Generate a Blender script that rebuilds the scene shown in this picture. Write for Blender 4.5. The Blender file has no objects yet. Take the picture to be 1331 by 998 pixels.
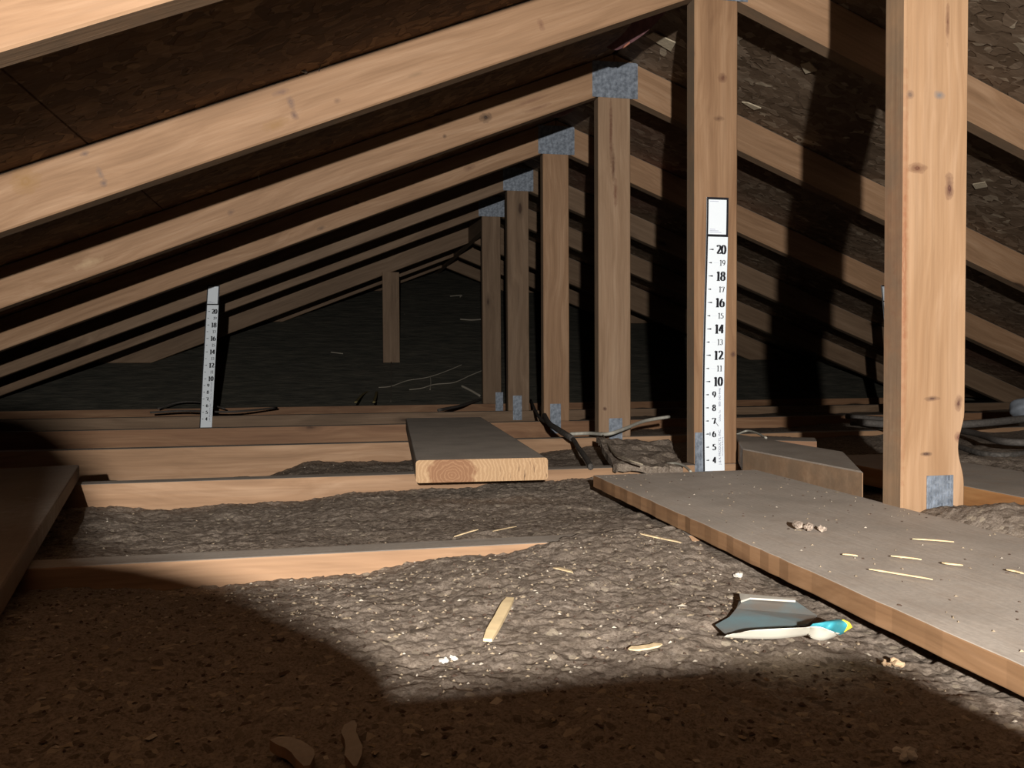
import bpy, bmesh, math, random
import numpy as np
from mathutils import Vector, Matrix
random.seed(7)
S = bpy.context.scene
COL = S.collection

# ------------------------------------------------------------------ camera
F_PX = 1088.5
YAW, PITCH, ROLL = 0.202725, 0.0267865, -0.0051283
fw = Vector((math.sin(YAW)*math.cos(PITCH), math.cos(YAW)*math.cos(PITCH), -math.sin(PITCH)))
rt = Vector((math.cos(YAW), -math.sin(YAW), 0)); up = rt.cross(fw)
r2 = rt*math.cos(ROLL) + up*math.sin(ROLL); u2 = up*math.cos(ROLL) - rt*math.sin(ROLL)
cd = bpy.data.cameras.new('camera'); cam = bpy.data.objects.new('camera', cd); COL.objects.link(cam)
cam.matrix_world = Matrix((( r2.x, u2.x, -fw.x, 0), (r2.y, u2.y, -fw.y, 0), (r2.z, u2.z, -fw.z, 0), (0, 0, 0, 1)))
cd.sensor_fit = 'HORIZONTAL'; cd.sensor_width = 36; cd.lens = 36*F_PX/1331; cd.clip_start = .01; cd.clip_end = 60
S.camera = cam

# ------------------------------------------------------------------ world, light, exposure
w = bpy.data.worlds.new('world'); S.world = w; w.use_nodes = True
w.node_tree.nodes['Background'].inputs[0].default_value = (.9, .75, .6, 1)
w.node_tree.nodes['Background'].inputs[1].default_value = .001
LAMP = Vector((-.084, -.59, .155))
ld = bpy.data.lights.new('headlamp_light', 'SPOT'); lo = bpy.data.objects.new('headlamp_light', ld); COL.objects.link(lo)
ld.energy = 222; ld.color = (1, .965, .915); ld.shadow_soft_size = .011
ld.spot_size = math.radians(84); ld.spot_blend = .35
lo.location = LAMP
lo.rotation_euler = Vector((.19, 1, -.03)).to_track_quat('-Z', 'Y').to_euler()
S.view_settings.view_transform = 'Standard'; S.view_settings.look = 'None'
S.view_settings.exposure = 0.0; S.view_settings.gamma = 1; S.view_settings.use_curve_mapping = False

def ray(u, v):
    return fw + r2*((u-665.5)/F_PX) - u2*((v-499)/F_PX)
def atY(u, v, y): d = ray(u, v); return d*(y/d.y)
def atZ(u, v, z): d = ray(u, v); return d*(z/d.z)

# ------------------------------------------------------------------ helpers
def tag(o, label=None, cat=None, group=None, kind=None):
    if label: o['label'] = label
    if cat: o['category'] = cat
    if group: o['group'] = group
    if kind: o['kind'] = kind
    return o
def empty(name, loc, label, cat, group=None):
    o = bpy.data.objects.new(name, None); COL.objects.link(o); o.location = loc; o.empty_display_size = .05
    return tag(o, label, cat, group)
def link(name, me, mats, M=None, parent=None, smooth=False):
    if not isinstance(mats, (list, tuple)): mats = [mats]
    for m in mats: me.materials.append(m)
    if smooth:
        for p in me.polygons: p.use_smooth = True
    o = bpy.data.objects.new(name, me); COL.objects.link(o)
    M = M or Matrix.Identity(4)
    if parent is not None:
        o.parent = parent
        pm = Matrix.Identity(4); q = parent
        chain = []
        while q is not None: chain.append(q); q = q.parent
        for q in reversed(chain): pm = pm @ q.matrix_basis
        o.matrix_basis = pm.inverted() @ M
    else:
        o.matrix_basis = M
    return o
def from_bm(bm, name):
    me = bpy.data.meshes.new(name); bm.normal_update(); bm.to_mesh(me); bm.free(); return me
def prism(name, poly, y0, y1, ang, mat, parent=None, bev=.0025, origin=None):
    """poly: (x,z) world outline; extruded y0..y1; local X axis along angle ang in XZ so the grain follows the board"""
    ox, oz = origin or poly[0]
    M = Matrix.Translation((ox, y0, oz)) @ Matrix.Rotation(-ang, 4, 'Y')
    Mi = M.inverted()
    bm = bmesh.new()
    f = [bm.verts.new(Mi @ Vector((x, y0, z))) for x, z in poly]
    b = [bm.verts.new(Mi @ Vector((x, y1, z))) for x, z in poly]
    n = len(poly)
    bm.faces.new(f); bm.faces.new(list(reversed(b)))
    for i in range(n):
        bm.faces.new((f[i], b[i], b[(i+1) % n], f[(i+1) % n]))
    bmesh.ops.recalc_face_normals(bm, faces=bm.faces)
    if bev:
        bmesh.ops.bevel(bm, geom=list(bm.edges), offset=bev, segments=1, affect='EDGES', clamp_overlap=True)
    return link(name, from_bm(bm, name), mat, M, parent)
def board(name, a, b, wid, thk, mat, parent=None, upv=(0, 0, 1), bev=.002, wob=0, nseg=1, cut=None):
    """straight timber from a to b (centre line of its underside); wid across, thk up"""
    a = Vector(a); b = Vector(b); X = (b-a).normalized(); Z = Vector(upv); Z = (Z - X*Z.dot(X)).normalized(); Y = Z.cross(X)
    L = (b-a).length
    M = Matrix(((X.x, Y.x, Z.x, a.x), (X.y, Y.y, Z.y, a.y), (X.z, Y.z, Z.z, a.z), (0, 0, 0, 1)))
    bm = bmesh.new(); rings = []
    rnd = random.Random(int(L*1000)+nseg)
    rb = min(bev, wid*.3, thk*.3); prof = []
    for (sy, sz, a0) in ((-1, 0, 180), (1, 0, 270), (1, 1, 0), (-1, 1, 90)):
        cy = sy*(wid/2-rb); cz = rb if sz == 0 else thk-rb
        if rb <= 0: prof.append((sy*wid/2, sz*thk)); continue
        for q_ in range(3):
            an = math.radians(a0+45*q_); prof.append((cy+rb*math.cos(an), cz+rb*math.sin(an)))
    K = len(prof)
    for i in range(nseg+1):
        x = L*i/nseg; r = []; jl, jr = wob*(rnd.random()-.5)*2, wob*(rnd.random()-.5)*2
        for yy, zz in prof: r.append(bm.verts.new((x, yy+(jl if yy < 0 else jr), zz)))
        rings.append(r)
    for i in range(nseg):
        for k in range(K):
            bm.faces.new((rings[i][k], rings[i+1][k], rings[i+1][(k+1) % K], rings[i][(k+1) % K]))
    bm.faces.new(rings[0]); bm.faces.new(list(reversed(rings[-1])))
    bmesh.ops.recalc_face_normals(bm, faces=bm.faces)
    return link(name, from_bm(bm, name), mat, M, parent)
def catmull(pts, n):
    P = [Vector(p) for p in pts]; P = [P[0]*2-P[1]] + P + [P[-1]*2-P[-2]]
    out = []
    for i in range(1, len(P)-2):
        for k in range(n):
            t = k/n; a, b, c, d = P[i-1:i+3]
            out.append(.5*((2*b) + (c-a)*t + (2*a-5*b+4*c-d)*t*t + (3*b-a-3*c+d)*t**3))
    out.append(P[-2]); return out
def tube(name, pts, r, mat, parent=None, n=8, seg=8, flat=1.0):
    P = catmull(pts, n) if len(pts) > 2 else [Vector(p) for p in pts]
    bm = bmesh.new(); rings = []
    for i, p in enumerate(P):
        t = (P[min(i+1, len(P)-1)]-P[max(i-1, 0)]).normalized()
        s = t.cross(Vector((0, 0, 1)));
        if s.length < 1e-4: s = Vector((1, 0, 0))
        s.normalize(); q = s.cross(t)
        rings.append([bm.verts.new(p + s*(r*math.cos(2*math.pi*k/seg)) + q*(r*flat*math.sin(2*math.pi*k/seg))) for k in range(seg)])
    for i in range(len(P)-1):
        for k in range(seg):
            bm.faces.new((rings[i][k], rings[i][(k+1) % seg], rings[i+1][(k+1) % seg], rings[i+1][k]))
    bm.faces.new(list(reversed(rings[0]))); bm.faces.new(rings[-1])
    bmesh.ops.recalc_face_normals(bm, faces=bm.faces)
    return link(name, from_bm(bm, name), mat, None, parent, smooth=True)

# ------------------------------------------------------------------ materials
class NT:
    def __init__(s, name):
        s.m = bpy.data.materials.new(name); s.m.use_nodes = True; s.t = s.m.node_tree
        s.b = s.t.nodes['Principled BSDF']; s.b.inputs['Specular IOR Level'].default_value = .25
    def n(s, ty, **kw):
        nd = s.t.nodes.new(ty)
        for k, v in kw.items():
            if k.startswith('i_'):
                key = k[2:]; key = int(key) if key.isdigit() else key.replace('_', ' ')
                nd.inputs[key].default_value = v
            else: setattr(nd, k, v)
        return nd
    def l(s, a, b): s.t.links.new(a, b)
    def math(s, op, a, b=None, clamp=False):
        nd = s.n('ShaderNodeMath', operation=op); nd.use_clamp = clamp
        for i, v in enumerate((a, b)):
            if v is None: continue
            if isinstance(v, (int, float)): nd.inputs[i].default_value = v
            else: s.l(v, nd.inputs[i])
        return nd.outputs[0]
    def ramp(s, fac, stops):
        nd = s.n('ShaderNodeValToRGB'); e = nd.color_ramp.elements
        while len(e) < len(stops): e.new(.5)
        for q, (p, c) in zip(e, stops):
            q.position = p; q.color = (c[0], c[1], c[2], 1) if isinstance(c, (tuple, list)) else (c, c, c, 1)
        s.l(fac, nd.inputs[0]); return nd.outputs[0]
    def mix(s, fac, a, b, mode='MIX'):
        nd = s.n('ShaderNodeMix', data_type='RGBA', blend_type=mode)
        for i, v in ((0, fac), (6, a), (7, b)):
            if isinstance(v, (int, float)): nd.inputs[i].default_value = v
            elif isinstance(v, tuple): nd.inputs[i].default_value = (v[0], v[1], v[2], 1)
            else: s.l(v, nd.inputs[i])
        return nd.outputs[2]
    def noise(s, vec, scale, detail=3, rough=.55, dist=0):
        nd = s.n('ShaderNodeTexNoise'); nd.inputs['Scale'].default_value = scale; nd.inputs['Detail'].default_value = detail
        nd.inputs['Roughness'].default_value = rough; nd.inputs['Distortion'].default_value = dist
        if vec is not None: s.l(vec, nd.inputs['Vector'])
        return nd.outputs['Fac']
    def mapping(s, vec, sc=(1, 1, 1), loc=(0, 0, 0), rot=(0, 0, 0)):
        nd = s.n('ShaderNodeMapping'); nd.inputs['Scale'].default_value = sc; nd.inputs['Location'].default_value = loc
        nd.inputs['Rotation'].default_value = rot; s.l(vec, nd.inputs['Vector']); return nd.outputs[0]
    def bump(s, h, strength, dist):
        nd = s.n('ShaderNodeBump'); nd.inputs['Strength'].default_value = strength; nd.inputs['Distance'].default_value = dist
        s.l(h, nd.inputs['Height']); s.l(nd.outputs[0], s.b.inputs['Normal'])
def hexless(c): return c
DUST = (.34, .295, .25)
def wood(name, dark, mid, light, dust=1.0, dustc=None, knots=(), streak=1.0, rough=.65, autoknots=True, waxis=2, edges=.7):
    N = NT(name)
    tc = N.n('ShaderNodeTexCoord'); oi = N.n('ShaderNodeObjectInfo')
    off = N.n('ShaderNodeCombineXYZ'); N.l(N.math('MULTIPLY', oi.outputs['Random'], 37.0), off.inputs[0]); N.l(N.math('MULTIPLY', oi.outputs['Random'], 11.0), off.inputs[2])
    add = N.n('ShaderNodeVectorMath', operation='ADD'); N.l(tc.outputs['Object'], add.inputs[0]); N.l(off.outputs[0], add.inputs[1])
    P = add.outputs[0]
    warp = N.noise(N.mapping(P, (1.2, 3, 3)), 1.5, 2)
    g = N.mapping(P, (1.3, 30, 30))
    gsh = N.n('ShaderNodeVectorMath', operation='ADD'); N.l(g, gsh.inputs[0])
    wv = N.n('ShaderNodeCombineXYZ'); N.l(N.math('MULTIPLY', warp, 3.2), wv.inputs[1]); N.l(N.math('MULTIPLY', warp, 4), wv.inputs[2]); N.l(wv.outputs[0], gsh.inputs[1])
    grain = N.noise(gsh.outputs[0], 1.6, 4, .62)
    fine = N.noise(N.mapping(P, (5, 160, 160)), 1.2, 2)
    col = N.ramp(grain, [(.25, dark), (.5, mid), (.75, light)])
    big = N.noise(N.mapping(P, (1.1, 6, 6)), 1.7, 3)
    col = N.mix(N.ramp(big, [(.35, 0.0), (.75, .55*streak)]), col, tuple(c*.72 for c in mid))
    col = N.mix(N.ramp(fine, [(.3, .22), (.6, 0.0)]), col, tuple(c*.5 for c in dark))
    # random knots
    if autoknots:
        vo = N.n('ShaderNodeTexVoronoi'); vo.inputs['Scale'].default_value = 1; vo.inputs['Randomness'].default_value = .9
        N.l(N.mapping(P, (3.1, 9, 9)), vo.inputs['Vector'])
        kd = N.math('ADD', vo.outputs['Distance'], N.math('MULTIPLY', N.noise(P, 60, 2), .04))
        halo = N.ramp(kd, [(.04, .75), (.19, 0.0)]); core = N.ramp(kd, [(.07, .8), (.1, 0.0)])
        col = N.mix(halo, col, tuple(c*.6 for c in dark)); col = N.mix(core, col, (.05, .024, .014))
    hgt = N.math('ADD', N.math('MULTIPLY', grain, .6), N.math('MULTIPLY', fine, .4))
    sep = N.n('ShaderNodeSeparateXYZ'); N.l(tc.outputs['Object'], sep.inputs[0])
    kn = N.noise(tc.outputs['Object'], 90, 3)
    for (kx, kz, rx, rz, ck) in knots:
        dx = N.math('DIVIDE', N.math('SUBTRACT', sep.outputs[0], kx), rx)
        dz = N.math('DIVIDE', N.math('SUBTRACT', sep.outputs[waxis], kz), rz)
        d = N.math('SQRT', N.math('ADD', N.math('MULTIPLY', dx, dx), N.math('MULTIPLY', dz, dz)))
        d = N.math('ADD', d, N.math('MULTIPLY', N.math('SUBTRACT', kn, .5), 1.1))
        ring = N.math('SINE', N.math('MULTIPLY', d, 9))
        k = N.ramp(d, [(.45, .92), (1.0, 0.0)])
        k = N.math('MULTIPLY', k, N.ramp(ring, [(0, .65), (1, 1.0)]))
        col = N.mix(k, col, ck)
    # settled dust on whatever faces up (stays put whatever the light does)
    ge = N.n('ShaderNodeNewGeometry'); sn = N.n('ShaderNodeSeparateXYZ'); N.l(ge.outputs['True Normal'], sn.inputs[0])
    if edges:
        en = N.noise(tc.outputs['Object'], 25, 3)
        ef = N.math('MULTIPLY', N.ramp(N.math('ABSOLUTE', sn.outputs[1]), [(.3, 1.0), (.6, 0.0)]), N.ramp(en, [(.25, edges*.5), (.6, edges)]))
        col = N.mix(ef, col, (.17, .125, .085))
    if dust:
        dn = N.noise(ge.outputs['Position'], 35, 4)
        dn2 = N.noise(ge.outputs['Position'], 300, 2)
        f = N.math('MULTIPLY', N.ramp(sn.outputs[2], [(.45, 0.0), (.75, 1.0)]), N.ramp(dn, [(.2, dust*.8), (.55, dust)]))
        D_ = dustc or DUST; dc = N.mix(dn2, tuple(c*.78 for c in D_), tuple(c*1.18 for c in D_)); bl = N.noise(ge.outputs['Position'], 13, 4); dc = N.mix(N.ramp(bl, [(.35, .32), (.6, 0.0)]), dc, tuple(c*.5 for c in D_))
        col = N.mix(f, col, dc)
    N.l(col, N.b.inputs['Base Color']); N.b.inputs['Roughness'].default_value = rough
    N.bump(hgt, .35, .002)
    return N.m
W_DARK, W_MID, W_LITE = (.255, .145, .078), (.365, .215, .120), (.48, .305, .185)
P_DARK, P_MID, P_LITE = (.20, .105, .053), (.30, .172, .092), (.40, .245, .14)
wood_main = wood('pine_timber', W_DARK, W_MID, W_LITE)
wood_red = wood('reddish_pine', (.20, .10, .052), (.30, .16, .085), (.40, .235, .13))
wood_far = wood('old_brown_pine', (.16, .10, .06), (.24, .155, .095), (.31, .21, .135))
DK = (.055, .022, .018)

def flat(name, c, rough=.7, metal=0, noise=.0, nscale=200, bump=0):
    N = NT(name); N.b.inputs['Roughness'].default_value = rough; N.b.inputs['Metallic'].default_value = metal
    tc = N.n('ShaderNodeTexCoord')
    if noise:
        f = N.noise(tc.outputs['Object'], nscale, 3)
        N.l(N.mix(N.ramp(f, [(.3, 0.0), (.7, 1.0)]), tuple(x*(1-noise) for x in c), tuple(min(1, x*(1+noise)) for x in c)), N.b.inputs['Base Color'])
        if bump: N.bump(f, .6, bump)
    else: N.b.inputs['Base Color'].default_value = (*c, 1)
    return N.m
def waferboard(name, cols, lightp=.86, red=0):
    N = NT(name); tc = N.n('ShaderNodeTexCoord')
    P = tc.outputs['Object']
    wn = N.n('ShaderNodeTexNoise'); wn.inputs['Scale'].default_value = 9; wn.inputs['Detail'].default_value = 2; N.l(P, wn.inputs['Vector'])
    ad = N.n('ShaderNodeVectorMath', operation='MULTIPLY_ADD'); N.l(wn.outputs['Color'], ad.inputs[0]); ad.inputs[1].default_value = (.06, .06, 0); N.l(P, ad.inputs[2])
    cs = []; hs = []
    for rot, sc in ((.5, (15, 38, 15)), (1.9, (17, 36, 15)), (-.6, (36, 14, 15))):
        vo = N.n('ShaderNodeTexVoronoi'); vo.inputs['Scale'].default_value = 1
        N.l(N.mapping(ad.outputs[0], sc, rot=(0, 0, rot)), vo.inputs['Vector'])
        s = N.n('ShaderNodeSeparateColor'); N.l(vo.outputs['Color'], s.inputs[0]); cs.append(s.outputs)
    big = N.noise(P, 14, 3)
    sel = N.ramp(N.noise(P, 30, 1), [(.47, 0.0), (.5, 1.0)])
    v1 = N.n('ShaderNodeMix', data_type='FLOAT'); N.l(sel, v1.inputs[0]); N.l(cs[0][0], v1.inputs[2]); N.l(cs[1][0], v1.inputs[3])
    sel2 = N.ramp(N.noise(P, 23, 1), [(.55, 0.0), (.57, 1.0)])
    v2 = N.n('ShaderNodeMix', data_type='FLOAT'); N.l(sel2, v2.inputs[0]); N.l(v1.outputs[0], v2.inputs[2]); N.l(cs[2][1], v2.inputs[3])
    v = v2.outputs[0]
    col = N.ramp(v, [(0.0, cols[0]), (.55, cols[1]), (lightp, cols[2]), (min(1, lightp+.07), cols[3])])
    gr = N.noise(N.mapping(P, (30, 200, 30), rot=(0, 0, .6)), 1, 2)
    col = N.mix(N.ramp(gr, [(.35, .35), (.6, 0.0)]), col, cols[0])
    col = N.mix(N.ramp(big, [(.35, .45), (.6, 0.0)]), col, cols[0])
    if red:
        sp = N.n('ShaderNodeSeparateXYZ'); N.l(P, sp.inputs[0])
        rn = N.noise(P, 1.3, 1)
        col = N.mix(N.ramp(rn, [(.55, 0.0), (.68, red)]), col, (.16, .05, .035))
    N.l(col, N.b.inputs['Base Color']); N.b.inputs['Roughness'].default_value = .75
    N.bump(N.math('ADD', v, N.math('MULTIPLY', big, 1.5)), .9, .004)
    return N.m
wafer_r = waferboard('waferboard_grey', [(.10, .066, .041), (.185, .128, .085), (.25, .185, .13), (.44, .36, .26)], .93, red=.6)
wafer_l = waferboard('waferboard_brown', [(.07, .035, .016), (.15, .082, .04), (.22, .13, .065), (.30, .19, .10)], .93)

# ------------------------------------------------------------------ dimensions
XR, Y1, STEP = .7598, .9027, .61
XC = XR - .0445; PW = .089; T = .038
ZT, ZC, MS = .8078, -.202, .39575
SL = math.atan(MS)
EAVE = (ZT-ZC)/MS
OLD0 = 4.05          # where the older roof slope meets the joists
def old_z(y): return ZC + MS*(y-OLD0)

# ------------------------------------------------------------------ floor and sloping ceiling
def slab(name, verts, thick, mat, parent=None):
    bm = bmesh.new(); v = [bm.verts.new(p) for p in verts]; f = bm.faces.new(v)
    f.normal_update(); n = f.normal.copy()
    r = bmesh.ops.extrude_face_region(bm, geom=[f])
    for e in r['geom']:
        if isinstance(e, bmesh.types.BMVert): e.co -= n*thick
    bmesh.ops.recalc_face_normals(bm, faces=bm.faces)
    return link(name, from_bm(bm, name), mat, None, parent)
plaster = flat('ceiling_board_top', (.22, .2, .18), .9, noise=.15, nscale=30)
fl = slab('floor', [(XC-EAVE-.05, -2.2, ZC-.09), (XC+EAVE+.05, -2.2, ZC-.09), (XC+EAVE+.05, 4.6, ZC-.09), (XC-EAVE-.05, 4.6, ZC-.09)], .012, plaster)
tag(fl, 'ceiling board the joists and loose insulation lie on', kind='structure')
def clip(poly, a, b, c):      # keep a*d+b*y<=c
    out = []
    for i in range(len(poly)):
        p, q = poly[i], poly[(i+1) % len(poly)]
        fp, fq = a*p[0]+b*p[1]-c, a*q[0]+b*q[1]-c
        if fp <= 0: out.append(p)
        if fp*fq < 0:
            t = fp/(fp-fq); out.append((p[0]+t*(q[0]-p[0]), p[1]+t*(q[1]-p[1])))
    return out
for side, nm, mat in ((-1, 'ceiling_left', wafer_l), (1, 'ceiling_right', wafer_r)):
    root = bpy.data.objects.new(nm, None); COL.objects.link(root); root.location = (XC, 0, ZT)
    tag(root, 'waferboard roof sheathing on the %s slope' % ('left' if side < 0 else 'right'), kind='structure')
    cosS = math.cos(SL)
    for (d0, d1, ys) in ((0.006, 1.12, (-1.54, .903+.019, 3.343+.019, 5.783, 6.7)), (1.123, 2.24, (-.32, 2.123+.019, 4.563, 6.7)), (2.243, EAVE, (-1.54, .922, 3.36, 5.8))):
        for ya, yb in zip(ys[:-1], ys[1:]):
            poly = [(d0, ya+.0015), (d1, ya+.0015), (d1, yb-.0015), (d0, yb-.0015)]
            poly = clip(poly, 1, 1, EAVE+OLD0-.01)
            if len(poly) < 3: continue
            vs = [(XC+side*d, y, ZT+.001-MS*d) for d, y in poly]
            if side > 0: vs = vs[::-1]
            bm = bmesh.new(); lo_ = [bm.verts.new(p) for p in vs]; hi_ = [bm.verts.new((p[0], p[1], p[2]+.012)) for p in vs]
            bm.faces.new(lo_); bm.faces.new(hi_[::-1])
            for i in range(len(vs)): bm.faces.new((lo_[i], hi_[i], hi_[(i+1) % len(vs)], lo_[(i+1) % len(vs)]))
            bmesh.ops.recalc_face_normals(bm, faces=bm.faces)
            link('sheathing_panel', from_bm(bm, 'sheathing_panel'), mat, None, root)
# the older roof slope the new rafters land on
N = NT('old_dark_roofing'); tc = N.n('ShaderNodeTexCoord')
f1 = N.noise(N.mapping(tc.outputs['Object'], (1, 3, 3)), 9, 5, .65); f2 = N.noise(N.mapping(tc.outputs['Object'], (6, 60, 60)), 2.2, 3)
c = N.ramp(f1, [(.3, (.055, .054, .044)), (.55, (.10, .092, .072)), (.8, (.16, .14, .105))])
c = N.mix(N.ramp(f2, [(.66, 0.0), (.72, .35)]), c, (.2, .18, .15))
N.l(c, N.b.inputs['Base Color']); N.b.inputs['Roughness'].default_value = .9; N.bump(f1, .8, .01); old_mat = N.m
ob = slab('old_roof_slope', [(XC-3.4, OLD0-.02, old_z(OLD0-.02)), (XC+3.4, OLD0-.02, old_z(OLD0-.02)), (XC+3.4, 7.2, old_z(7.2)), (XC-3.4, 7.2, old_z(7.2))], .02, old_mat)
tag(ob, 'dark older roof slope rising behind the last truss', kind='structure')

# ------------------------------------------------------------------ connector plates
N = NT('galvanised_steel'); tc = N.n('ShaderNodeTexCoord')
f = N.noise(tc.outputs['Object'], 90, 3)
N.l(N.ramp(f, [(.3, (.13, .15, .18)), (.7, (.34, .38, .44))]), N.b.inputs['Base Color'])
N.b.inputs['Metallic'].default_value = .35; N.b.inputs['Roughness'].default_value = .5; N.b.inputs['Specular IOR Level'].default_value = .5; steel = N.m
def plate_mesh(wd, h, seed):
    rnd = random.Random(seed)
    bm = bmesh.new()
    def box(x0, x1, y0, y1, z0, z1):
        v = [bm.verts.new(p) for p in ((x0, y0, z0), (x1, y0, z0), (x1, y1, z0), (x0, y1, z0), (x0, y0, z1), (x1, y0, z1), (x1, y1, z1), (x0, y1, z1))]
        for q in ((0, 3, 2, 1), (4, 5, 6, 7), (0, 1, 5, 4), (1, 2, 6, 5), (2, 3, 7, 6), (3, 0, 4, 7)): bm.faces.new([v[i] for i in q])
    box(-wd/2, wd/2, -.0012, 0, -h/2, h/2)
    nx = max(4, int(wd/.0125)); nz = max(4, int(h/.0095))
    for i in range(nx):
        for j in range(nz):
            x = -wd/2 + wd*(i+.5)/nx; z = -h/2 + h*(j+.5+(.25 if i % 2 else -.25)*.8)/nz
            if abs(z) > h/2-.003: continue
            a = rnd.uniform(.0008, .0022)
            box(x-.0034, x-.0012, -.0012-a, -.0012, z-.0032, z+.0028)
            box(x+.0010, x+.0028, -.0012-a*.7, -.0012, z-.0028, z+.0032)
    return from_bm(bm, 'plate')
peak_plate = plate_mesh(.125, .094, 1); foot_plate = plate_mesh(.037, .10, 2)
def plate(me, x, y, z, parent, rot=0):
    o = link('connector_plate', me.copy() if me.materials else me, [] if me.materials else steel, Matrix.Translation((x, y-.0001, z)) @ Matrix.Rotation(rot, 4, 'Y'), parent)
    o['label'] = 'toothed galvanised steel connector plate'
    return o

# ------------------------------------------------------------------ trusses
def P1k(u, v, ru, rv, c=DK, y=Y1):     # knot at a pixel on a post front face -> local coordinates of the post (x up, z across)
    p = atY(u, v, y); return (p.z-ZC, -(p.x-XR), rv*y/1030, ru*y/1030, c)
def post(n, y, mat, parent, wane=()):
    x0, x1 = XR-PW, XR
    top = ZT - PW/math.cos(SL) - .0006
    left = [(x0, ZC), (x0, top-MS*PW/2)]
    right = [(x1, top-MS*PW/2)]
    for (zc, hh, dp) in wane:
        for k in range(6, -7, -1):
            right.append((x1 - dp*(math.cos(k/6*math.pi)+1)/2, zc+hh*k/6))
    right.append((x1, ZC))
    poly = [(x1, ZC)] + [(x0, ZC)] + [(x0, top-MS*PW/2), (XC, top)] + right[:-1]
    o = prism('king_post', poly, y, y+T, math.pi/2, mat, parent, bev=.0022)
    return o
labs = {1: 'nearest roof truss, its thick knotty post at the right front',
        2: 'second roof truss, its post carrying the white numbered ruler',
        3: 'third roof truss, whose post has a long dark crack under the plate',
        4: 'fourth roof truss, its post just right of the dark cable bundle',
        5: 'fifth roof truss, its low bottom chord behind the left paper ruler',
        6: 'sixth and farthest roof truss carrying a post, before the dark slope'}
KN1 = [P1k(1192, 218, 17, 8, (.10, .035, .02)), P1k(1234, 243, 8, 20, (.07, .022, .02)), P1k(1183, 123, 7, 7, (.14, .09, .07)), P1k(1221, 124, 10, 7, (.16, .15, .15)),
       P1k(1246, 524, 7, 12, (.08, .03, .025)), P1k(1247, 568, 8, 9, (.13, .05, .04)), P1k(1212, 518, 13, 4, (.07, .035, .03)), P1k(1203, 590, 10, 3.5, (.04, .02, .02)),
       P1k(1232, 30, 4, 30, (.12, .05, .03)), P1k(1176, 350, 6, 300, (.27, .115, .055))]
KN2 = [P1k(939, 101, 7, 7, (.12, .05, .03), 1.513), P1k(934, 154, 8, 4, (.12, .06, .035), 1.513), P1k(899, 70, 5, 16, (.07, .03, .03), 1.513), P1k(953, 461, 4, 5, (.08, .04, .03), 1.513)]
KN3 = [P1k(794, 170, 2.5, 50, (.12, .05, .028), 2.123), P1k(797, 215, 3, 25, (.11, .05, .028), 2.123), P1k(786, 531, 3, 3, (.06, .02, .015), 2.123), P1k(800, 250, 3, 20, (.16, .07, .04), 2.123)]
pm = {1: wood('front_post_pine', (.31, .175, .09), (.40, .24, .132), (.50, .32, .195), knots=KN1, autoknots=False, streak=.5),
      2: wood('second_post_pine', P_DARK, P_MID, P_LITE, knots=KN2, autoknots=False, edges=.95, streak=.5),
      3: wood('third_post_pine', (.24, .145, .082), (.32, .205, .125), (.39, .265, .17), knots=KN3, autoknots=False, streak=.4)}
def CK(u, v, ru, rv, c, y):     # knot on a left top chord: pixel -> local coordinates along and across the chord
    p = atY(u, v, y); dx, dz = p.x-(XC-.0004), p.z-ZT
    return (dx*math.cos(SL)+dz*math.sin(SL), -dx*math.sin(SL)+dz*math.cos(SL), ru*y/1050, rv*y/1050, c)
cm = {2: wood('second_rafter_pine', W_DARK, W_MID, W_LITE, autoknots=False, knots=[CK(365, 120, 12, 4, (.20, .12, .085), y) for y in (1.513,)] + [
          CK(378, 133, 5, 9, (.19, .12, .09), 1.513), CK(383, 150, 5, 7, (.15, .09, .07), 1.513), CK(438, 131, 5, 4, (.22, .13, .08), 1.513), CK(110, 200, 6, 4, (.16, .11, .09), 1.513),
          CK(130, 225, 4, 8, (.20, .14, .11), 1.513), CK(135, 238, 5, 5, (.16, .11, .09), 1.513), CK(33, 236, 18, 16, (.30, .17, .07), 1.513), CK(358, 162, 18, 7, (.30, .17, .075), 1.513),
          CK(703, 32, 5, 9, (.20, .10, .06), 1.513), CK(540, 97, 12, 3, (.26, .16, .09), 1.513)]),
      3: wood('third_rafter_pine', W_DARK, W_MID, W_LITE, autoknots=False, knots=[CK(631, 153, 9, 7, (.03, .018, .014), 2.123), CK(581, 156, 8, 3, (.14, .08, .05), 2.123),
          CK(558, 163, 7, 3, (.17, .10, .06), 2.123), CK(578, 177, 3, 3, (.12, .07, .045), 2.123), CK(115, 342, 18, 6, (.50, .34, .20), 2.123), CK(95, 330, 22, 10, (.26, .15, .08), 2.123),
          CK(300, 276, 6, 4, (.2, .12, .08), 2.123), CK(690, 131, 26, 3, (.24, .13, .075), 2.123), CK(700, 140, 22, 2.5, (.24, .13, .075), 2.123)]),
      4: wood('fourth_rafter_pine', W_DARK, W_MID, W_LITE, autoknots=False, knots=[CK(610, 218, 9, 4, (.22, .12, .07), 2.733), CK(463, 264, 4, 3, (.14, .08, .05), 2.733),
          CK(417, 297, 6, 3, (.17, .11, .07), 2.733), CK(240, 330, 6, 3, (.2, .12, .08), 2.733)])}
roots = {}
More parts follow.
